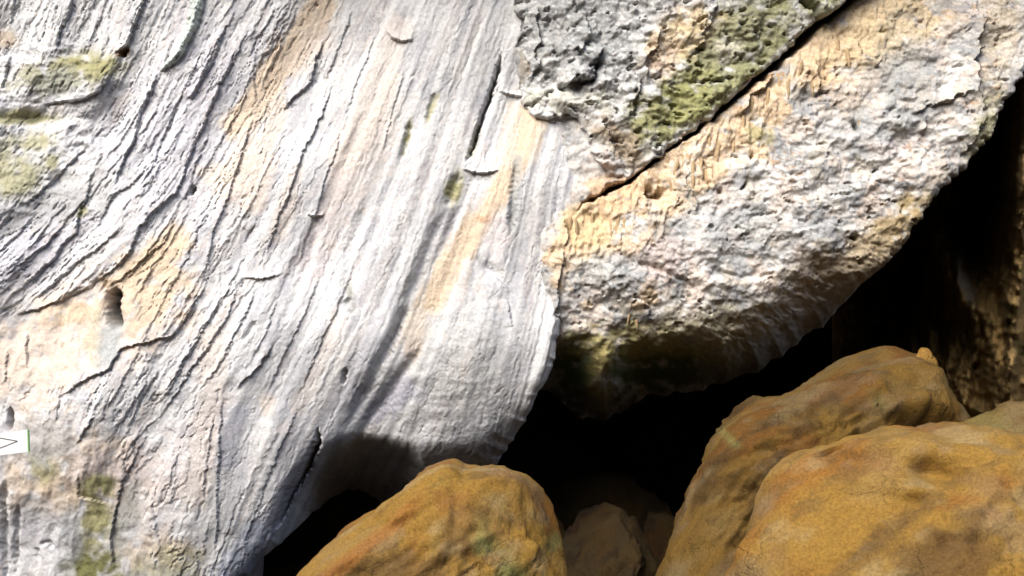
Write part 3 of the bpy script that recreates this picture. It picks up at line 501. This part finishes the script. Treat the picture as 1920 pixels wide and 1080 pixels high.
groove(H, Ax, Bx, [(1070, 158), (1106, 152), (1118, 110)], .10, 9); groove(H, Ax, Bx, [(1500, -5), (1528, 20), (1540, 34)], .3, 5, 30)
H += 0.06 * blob(A, B, 1060, 190, 80, 14, 0)
P = np.empty(A.shape + (3,)); P[:] = (0.54, 0.54, 0.53)
nA = fbm(A / 28, B / 24, 5, 251); nC = fbm(A / 9, B / 9, 4, 252); nB = fbm(A / 100, B / 90, 3, 253)
paint(P, 0.9 * sst(0.1, 0.6, blob(A, B, 1090, 60, 130, 100, 0) + 0.5 * nA), (0.30, 0.31, 0.31)); paint(P, 0.7 * sst(0.15, 0.6, nC), (0.62, 0.61, 0.59)); paint(P, 0.5 * sst(0.2, 0.7, nA - nB), (0.33, 0.32, 0.31))
for (cx, cy, rx, ry, an, col, k) in [(1240, 225, 80, 55, -30, (0.24, 0.235, 0.12), 1), (1330, 120, 60, 110, 35, (0.27, 0.265, 0.16), 1), (1420, 50, 90, 60, -30, (0.28, 0.275, 0.17), 1), (1300, 190, 60, 60, 0, (0.28, 0.28, 0.12), .9), (1390, 140, 90, 26, -40, (0.25, 0.25, 0.13), .9), (1260, 80, 60, 40, -40, (0.60, 0.48, 0.30), .8), (1300, 40, 50, 30, 0, (0.58, 0.47, 0.30), .7), (1240, 110, 30, 40, 0, (0.56, 0.44, 0.34), .7), (1160, 270, 70, 34, 40, (0.30, 0.24, 0.17), .9), (1120, 330, 40, 40, 0, (0.56, 0.45, 0.38), .7),
                                     (1250, 275, 60, 14, -38, (0.52, 0.52, 0.51), .8), (1360, 95, 26, 20, 0, (0.56, 0.53, 0.44), .7), (1490, 40, 30, 20, 0, (0.55, 0.54, 0.52), .7), (1110, 130, 20, 34, 10, (0.20, 0.20, 0.21), .9), (1060, 190, 90, 22, 0, (0.56, 0.55, 0.46), .6), (1600, -60, 160, 60, -40, (0.28, 0.28, 0.13), .7)]:
    paint(P, k * sst(0.10, 0.85, blob(Ax, Bx, cx, cy, rx * 1.15, ry * 1.15, an) * (1.05 + 0.75 * nA)), col)
P *= (1 + 0.14 * fbm(A / 5, B / 5, 3, 259))[..., None]
BLOCK = [(960, -280), (1950, -280), (1740, -120), (1592, -8), (1560, 18), (1530, 42), (1490, 80), (1450, 114), (1385, 166), (1335, 214), (1280, 256), (1215, 308), (1190, 326), (1166, 336), (1136, 324), (1112, 290), (1098, 245), (1066, 214), (1020, 220), (984, 206), (972, 168), (994, 132), (966, 84), (982, 40), (964, -10)]
block_poly = densify(BLOCK, 5, 5.5, 12)
block, Yblock = shell('rock_block', A, B, block_poly, f0, H, P, M_CRUMB, 9, tuck=0.35, rate=0.03, lip=0.2, dmax=40, regions=[
    ('moss_patch', 'olive moss covered rock', [(1190, 250), (1240, 150), (1300, 60), (1400, -20), (1500, 0), (1470, 70), (1380, 150), (1300, 220), (1230, 275)]), ('rock_ledge', None, [(984, 176), (1060, 180), (1120, 158), (1150, 172), (1110, 206), (1060, 212), (1000, 206)])])
tag(block, 'grey rock block with olive moss resting above the long diagonal crack', 'rock block')
# ------------------------------------------------------------------ dark inside of the cave
A, B = chart_grid(1560, 2600, -60, 1000, 4)
nr_ = 0.5 * A + 0.13 * B
f0 = 14.2 - 0.0016 * (A - 1700) + 0.5 * fbm(A / 220, B / 400, 3, 261)
H = 0.22 * ridged((A + 0.15 * B) / 26 + 0.5 * fbm(A / 60, B / 90, 2, 267), B / 240, 4, 266) + 0.08 * fbm(A / 14, B / 14, 3, 268) + 0.35 * ridged((A - 0.25 * B) / 95 + 0.4 * fbm(A / 120, B / 160, 2, 262), B / 700, 2, 263) + 0.14 * fbm(A / 40, B / 90, 4, 264) + 0.03 * fbm(A / 10, B / 16, 3, 265)
H += 0.9 * blob(A, B, 1932, 260, 40, 190, 4) + 2.4 * blob(A, B, 1915, 430, 40, 360, 4) + 1.7 * blob(A, B, 1795, 520, 40, 170, -20) - 2.6 * blob(A, B, 1838, 330, 40, 190, 10) - 3.5 * blob(A, B, 1680, 500, 95, 280, 14)
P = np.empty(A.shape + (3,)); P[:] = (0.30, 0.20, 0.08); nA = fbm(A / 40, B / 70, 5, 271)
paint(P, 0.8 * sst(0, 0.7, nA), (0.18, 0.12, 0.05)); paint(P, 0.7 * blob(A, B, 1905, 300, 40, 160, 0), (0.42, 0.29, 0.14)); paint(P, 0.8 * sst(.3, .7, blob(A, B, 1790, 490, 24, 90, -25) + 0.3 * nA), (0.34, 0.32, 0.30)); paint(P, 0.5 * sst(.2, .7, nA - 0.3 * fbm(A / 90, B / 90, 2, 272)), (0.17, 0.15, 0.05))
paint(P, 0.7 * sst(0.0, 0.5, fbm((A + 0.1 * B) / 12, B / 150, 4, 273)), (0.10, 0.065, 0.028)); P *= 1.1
fs = f0 - H
co = np.stack([(A - 960) * K * fs, fs, EYE - (B - 540) * K * fs], -1).reshape(-1, 3)
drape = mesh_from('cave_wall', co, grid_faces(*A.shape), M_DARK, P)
tag(drape, 'dim brown ribbed rock deep inside the cave right of the opening', kind='structure')
# closed vault behind the pale faces
ths = np.linspace(0, math.pi * 0.62, 60); xv = np.linspace(-13, 16, 110); TH, XV = np.meshgrid(ths, xv, indexing='ij')
rad = 1 + 0.06 * fbm(XV / 3, TH * 3, 4, 281)
bow = 1 - (np.clip(np.abs(XV - 1.5) / 14.5, 0, 1)) ** 4
YV = 11.6 + (7.5 * np.cos(TH) * rad) * np.sqrt(np.clip(bow, 0.01, 1)); ZV = -4.2 + 11.6 * np.sin(TH) ** 0.8 * rad
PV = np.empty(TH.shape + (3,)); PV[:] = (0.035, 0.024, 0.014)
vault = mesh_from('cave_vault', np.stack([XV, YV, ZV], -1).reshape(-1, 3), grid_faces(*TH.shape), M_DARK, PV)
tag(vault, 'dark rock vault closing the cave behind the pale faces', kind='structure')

# the cliff that carries on around the faces, out of the picture
X, Zc = np.meshgrid(np.arange(-46, 46.1, 0.5), np.arange(-5, 26, 0.5))
Yc = 10.6 + 0.7 * fbm(X / 6, Zc / 6, 4, 291) + 0.12 * np.clip(Zc - 6, 0, 30) + 0.05 * np.clip(np.abs(X) - 8, 0, 40)
hole = (X > -5.6) & (X < 9.0) & (Zc < 5.9)
PC = np.empty(X.shape + (3,)); PC[:] = (0.45, 0.44, 0.42); paint(PC, 0.7 * sst(0, 0.6, fbm(X / 2, Zc / 2, 4, 292)), (0.3, 0.3, 0.28))
cliff = mesh_from('cliff', np.stack([X, Yc, Zc], -1).reshape(-1, 3), grid_faces(*X.shape, keep=~hole), M_CRUMB, PC)
tag(cliff, 'grey cliff carrying on around the cave mouth', kind='structure')

# ------------------------------------------------------------------ boulders
def boulder(name, label, outline, y, depth, seed, pig, rough=0.05, top=0.0, cat='boulder', group=None, res=(120, 200), centre=None, dents=(), power=0.75, facets=18, cut=0.75):
    """closed rock: traced outline is its widest section, swelling front and back, then broken up by noise"""
    pts = np.array([[(p[0] - 960) * K * y, -(p[1] - 540) * K * y] for p in densify(outline, 4, 1.5, seed)])
    c = pts.mean(0) if centre is None else np.array([(centre[0] - 960) * K * y, -(centre[1] - 540) * K * y])
    d = pts - c; an = np.arctan2(d[:, 1], d[:, 0]); rr = np.hypot(d[:, 0], d[:, 1]); o_ = np.argsort(an); an = an[o_]; rr = rr[o_]
    nv, nu = res; th = np.linspace(-np.pi, np.pi, nu, endpoint=False); R = np.interp(th, np.concatenate([an - 2 * np.pi, an, an + 2 * np.pi]), np.tile(rr, 3))
    ph = np.linspace(0, np.pi, nv); PH, TH = np.meshgrid(ph, th, indexing='ij')
    sp = np.sin(PH) ** power; X = sp * np.cos(TH) * R; Z = sp * np.sin(TH) * R; Y = -np.sign(np.cos(PH)) * np.abs(np.cos(PH)) ** 0.85 * depth
    Y = Y + top * Z                                        # lean the widest section: top further back
    n3 = lambda f, s: (fbm(X * f + 3.1, Z * f + Y * f * 0.9, 4, s) + fbm(Y * f - 1.7, Z * f - X * f * 0.8, 4, s + 7)) * 0.6
    disp = rough * 2.0 * n3(0.9, seed) + rough * n3(2.6, seed + 1) + rough * 0.55 * n3(8, seed + 2) + rough * 0.25 * n3(22, seed + 3)
    rs = np.random.RandomState(seed)
    for k in range(facets):                                # broken faces: slice the near side with tilted planes
        nv3 = np.array([rs.uniform(-1, 1), -rs.uniform(0.35, 1.1), rs.uniform(-0.5, 1)]); nv3 /= np.linalg.norm(nv3)
        dt = X * nv3[0] + Y * nv3[1] + Z * nv3[2]; lim = dt.max() * rs.uniform(cut, 0.95)
        ex = np.clip(dt - lim, 0, None) * 0.8
        X = X - ex * nv3[0]; Y = Y - ex * nv3[1]; Z = Z - ex * nv3[2]
    crk = np.clip(1 - np.abs(n3(1.3, seed + 4)) / 0.035, 0, 1) * (n3(0.9, seed + 5) > 0.0)
    disp = disp - rough * 0.5 * crk + rough * 0.22 * (1 - 2 * np.abs(n3(6, seed + 6)))
    L = np.sqrt(X * X + Y * Y + Z * Z) + 1e-6
    front = np.clip(-np.cos(PH), -1, 1); edge = 0.35 + 0.65 * np.abs(np.cos(PH))
    X2 = X + X / L * disp * edge; Y2 = Y + Y / L * disp; Z2 = Z + Z / L * disp * edge
    wx, wz = X2 + c[0], Z2 + c[1]
    for (a, b, r, amt) in dents:                           # hollows (amt > 0) and bumps (amt < 0) on the near side
        ax, az = (a - 960) * K * y * 0.93, -(b - 540) * K * y * 0.93
        w = np.exp(-(((wx - ax) ** 2 / (r[0] * K * y) ** 2) + ((wz - az) ** 2 / (r[1] * K * y) ** 2))) * (np.cos(PH) > 0)
        Y2 = Y2 + amt * w; Z2 = Z2 - amt * 0.4 * w
    P = pig(wx, wz, Y2, n3)
    o = mesh_from(name, np.stack([X2, Y2, Z2], -1).reshape(-1, 3), grid_faces(nv, nu, wrap=True), M_BOULDER, P)
    o.location = (c[0], y, EYE + c[1])
    return tag(o, label, cat, group)
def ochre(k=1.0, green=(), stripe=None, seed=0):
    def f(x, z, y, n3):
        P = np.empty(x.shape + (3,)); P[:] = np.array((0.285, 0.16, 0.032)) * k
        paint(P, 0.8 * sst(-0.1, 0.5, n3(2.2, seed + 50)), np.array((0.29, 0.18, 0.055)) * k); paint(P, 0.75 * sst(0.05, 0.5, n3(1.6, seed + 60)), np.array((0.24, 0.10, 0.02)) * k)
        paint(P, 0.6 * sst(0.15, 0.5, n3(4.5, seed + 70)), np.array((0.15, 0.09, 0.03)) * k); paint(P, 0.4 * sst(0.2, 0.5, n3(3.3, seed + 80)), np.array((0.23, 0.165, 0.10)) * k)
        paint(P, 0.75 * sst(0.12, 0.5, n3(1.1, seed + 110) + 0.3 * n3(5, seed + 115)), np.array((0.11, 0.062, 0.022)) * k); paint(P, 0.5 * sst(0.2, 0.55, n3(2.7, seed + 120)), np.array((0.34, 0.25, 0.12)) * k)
        for (cx, cz, r, col) in green:
            paint(P, 0.6 * sst(0.15, 0.95, np.exp(-((x - cx) ** 2 + (z - cz) ** 2) / r ** 2) + 0.35 * n3(4, seed + 90)), col)
        if stripe:
            (ax, az), (bx, bz), w = stripe
            L = math.hypot(bx - ax, bz - az); d = ((x - ax) * (bz - az) - (z - az) * (bx - ax)) / L
            paint(P, 0.7 * sst(0.2, 0.9, np.exp(-(d / w) ** 2) * sst(bx + 0.15, bx - 0.1, x) + 0.35 * n3(4, seed + 95)), (0.25, 0.105, 0.025))
        return P
    return f
y1 = 7.3
W = lambda a, b, y: ((a - 960) * K * y, -(b - 540) * K * y)
boulder('boulder', 'rounded ochre boulder with green stains standing before the pale slab',
        [(535, 1110), (575, 1062), (640, 1004), (700, 968), (752, 926), (786, 898), (826, 880), (856, 882), (872, 893), (930, 892), (985, 911), (1024, 945), (1045, 985), (1058, 1030), (1066, 1090), (1074, 1180), (1050, 1280), (800, 1300), (560, 1270), (500, 1180)],
        y1, 0.75, 3, ochre(0.80, [(*W(905, 1000, y1), 0.09, (0.12, 0.16, 0.06)), (*W(950, 1060, y1), 0.14, (0.16, 0.19, 0.07)), (*W(1040, 1015, y1), 0.07, (0.12, 0.14, 0.05))], (W(600, 1080, y1), W(790, 930, y1), 0.05), 5), 0.05, 0.22,
        centre=(820, 1120), dents=[(700, 1000, (90, 16), 0.05), (880, 1010, (12, 6), 0.05), (850, 960, (10, 50), 0.04)])
y2 = 9.1
boulder('boulder', 'tall ochre boulder leaning up towards the dark cave with a small stone on top',
        [(1225, 1120), (1240, 1050), (1254, 1000), (1282, 958), (1304, 915), (1340, 850), (1366, 815), (1424, 768), (1500, 749), (1545, 726), (1590, 702), (1640, 674), (1700, 656), (1735, 662), (1766, 676), (1780, 704), (1785, 730), (1800, 752), (1830, 800), (1850, 900), (1820, 1050), (1700, 1150), (1500, 1190), (1300, 1170)],
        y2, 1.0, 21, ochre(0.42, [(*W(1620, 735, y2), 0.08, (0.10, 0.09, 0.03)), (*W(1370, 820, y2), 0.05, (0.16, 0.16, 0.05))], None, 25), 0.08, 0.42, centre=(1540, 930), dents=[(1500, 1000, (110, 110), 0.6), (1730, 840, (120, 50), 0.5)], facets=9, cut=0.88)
y3 = 6.5
boulder('boulder', 'broad pale ochre boulder pitted with hollows in front of the taller boulders',
        [(1355, 1140), (1382, 1080), (1410, 1022), (1440, 966), (1478, 902), (1512, 872), (1580, 856), (1660, 838), (1740, 824), (1800, 828), (1860, 818), (1940, 826), (2050, 860), (2140, 930), (2200, 1050), (2200, 1200), (2100, 1350), (1800, 1400), (1500, 1380), (1370, 1280)],
        y3, 0.95, 41, ochre(0.82, [(*W(1655, 864, y3), 0.09, (0.20, 0.11, 0.04)), (*W(1450, 1040, y3), 0.06, (0.22, 0.12, 0.04)), (*W(1800, 890, y3), 0.08, (0.22, 0.13, 0.05))], None, 45), 0.055, 0.30, centre=(1780, 1110),
        dents=[(1650, 880, (60, 22), 0.12), (1668, 872, (16, 10), -0.07), (1790, 896, (34, 17), 0.17), (1832, 904, (22, 12), 0.10), (1735, 936, (26, 14), -0.07), (1700, 950, (60, 10), 0.04), (1455, 1040, (26, 22), 0.06)])
y4 = 7.9
boulder('boulder', 'dark olive topped boulder half hidden behind the broad pitted boulder',
        [(1790, 850), (1812, 816), (1850, 792), (1900, 770), (1960, 758), (2040, 766), (2120, 810), (2160, 900), (2130, 1050), (2000, 1180), (1850, 1150), (1790, 1000)],
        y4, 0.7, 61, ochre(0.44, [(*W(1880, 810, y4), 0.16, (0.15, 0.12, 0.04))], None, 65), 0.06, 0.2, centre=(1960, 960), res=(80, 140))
y5 = 11.0
boulder('boulder', 'low dim brown boulder in the gap between the green stained and the tall boulder',
        [(1040, 1100), (1044, 1030), (1062, 1000), (1088, 962), (1112, 968), (1150, 958), (1184, 990), (1196, 984), (1222, 1020), (1236, 1060), (1250, 1150), (1240, 1300), (1140, 1400), (1040, 1320), (1025, 1180)],
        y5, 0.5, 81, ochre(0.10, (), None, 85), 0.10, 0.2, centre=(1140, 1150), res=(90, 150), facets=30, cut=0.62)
ys_ = 9.3
boulder('stone', 'small knobbly stone perched on top of the tall leaning boulder', [(1716, 684), (1722, 660), (1731, 650), (1742, 653), (1748, 665), (1758, 686), (1748, 704), (1722, 704)], ys_, 0.07, 95, ochre(0.75, (), None, 97), 0.022, cat='stone', res=(30, 44))
rnd = random.Random(11)
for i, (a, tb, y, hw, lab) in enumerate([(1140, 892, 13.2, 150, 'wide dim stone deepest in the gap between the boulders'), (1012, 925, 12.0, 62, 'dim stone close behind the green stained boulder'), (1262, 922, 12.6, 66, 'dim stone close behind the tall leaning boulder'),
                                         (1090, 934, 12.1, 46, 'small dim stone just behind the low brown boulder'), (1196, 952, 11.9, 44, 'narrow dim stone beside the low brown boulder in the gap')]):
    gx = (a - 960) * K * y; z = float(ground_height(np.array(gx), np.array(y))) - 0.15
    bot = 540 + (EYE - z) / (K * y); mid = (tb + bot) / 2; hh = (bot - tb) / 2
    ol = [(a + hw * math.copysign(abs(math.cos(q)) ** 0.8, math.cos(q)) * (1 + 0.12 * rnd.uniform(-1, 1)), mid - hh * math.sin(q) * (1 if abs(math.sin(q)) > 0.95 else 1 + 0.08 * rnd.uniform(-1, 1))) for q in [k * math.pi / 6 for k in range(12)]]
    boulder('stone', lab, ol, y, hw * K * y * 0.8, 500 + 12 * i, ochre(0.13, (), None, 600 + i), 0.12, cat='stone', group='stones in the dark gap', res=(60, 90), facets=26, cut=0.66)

# ------------------------------------------------------------------ white arrow sign at the left
M_SIGN = plain('white_sign_paint', (0.80, 0.80, 0.79), 0.45, 0, 0.03); M_INK = plain('black_ink', (0.05, 0.05, 0.055), 0.6)
M_EDGE = plain('green_sign_edge', (0.16, 0.42, 0.10), 0.5); M_POST = plain('weathered_post_wood', (0.22, 0.16, 0.10), 0.85, 0, 0.3)
YS = 8.0
def box_mesh(name, verts, mat, parent):
    f = np.array([[0, 1, 2, 3], [7, 6, 5, 4], [0, 4, 5, 1], [1, 5, 6, 2], [2, 6, 7, 3], [3, 7, 4, 0]])
    return mesh_from(name, np.array(verts), f, mat, parent=parent, smooth=False)
def prism(name, quad, y0, y1, mat, parent, base):
    v = [at(a, b, YS) for a, b in quad]
    vs_ = [(p.x - base.x, y0, p.z - base.z) for p in v] + [(p.x - base.x, y1, p.z - base.z) for p in v]
    return box_mesh(name, vs_, mat, parent)
pz = float(ground_height(np.array(-4.0), np.array(YS)))
base = at(-60, 540, YS); base.z = pz - 0.1
sign = bpy.data.objects.new('arrow_sign', None); COL.objects.link(sign); sign.location = base
tag(sign, 'white arrow sign board fixed before the pale rock wall', 'sign')
prism('board', [(-150, 833), (51, 806), (52, 847), (-150, 872)], 0.0, 0.018, M_SIGN, sign, base)
prism('edge_trim', [(51.2, 806), (53, 805.8), (54, 846.8), (52.2, 847)], 0.001, 0.019, M_EDGE, sign, base)
def ink(p, q, w=0.7):
    dx, dy = q[0] - p[0], q[1] - p[1]; L = math.hypot(dx, dy); nx, ny = -dy / L * w, dx / L * w
    return [(p[0] + nx, p[1] + ny), (q[0] + nx, q[1] + ny), (q[0] - nx, q[1] - ny), (p[0] - nx, p[1] - ny)]
for p, q in [((-28, 816), (33, 827)), ((33, 827), (-26, 850)), ((-27, 850), (-28, 816))]:
    prism('arrow_outline', ink(p, q), -0.003, -0.0006, M_INK, sign, base)
top = at(-60, 800, YS).z - base.z
w_ = 0.035
box_mesh('post', [(-w_, 0.02, 0), (w_, 0.02, 0), (w_, 0.02, top), (-w_, 0.02, top), (-w_, 0.09, 0), (w_, 0.09, 0), (w_, 0.09, top), (-w_, 0.09, top)], M_POST, sign)
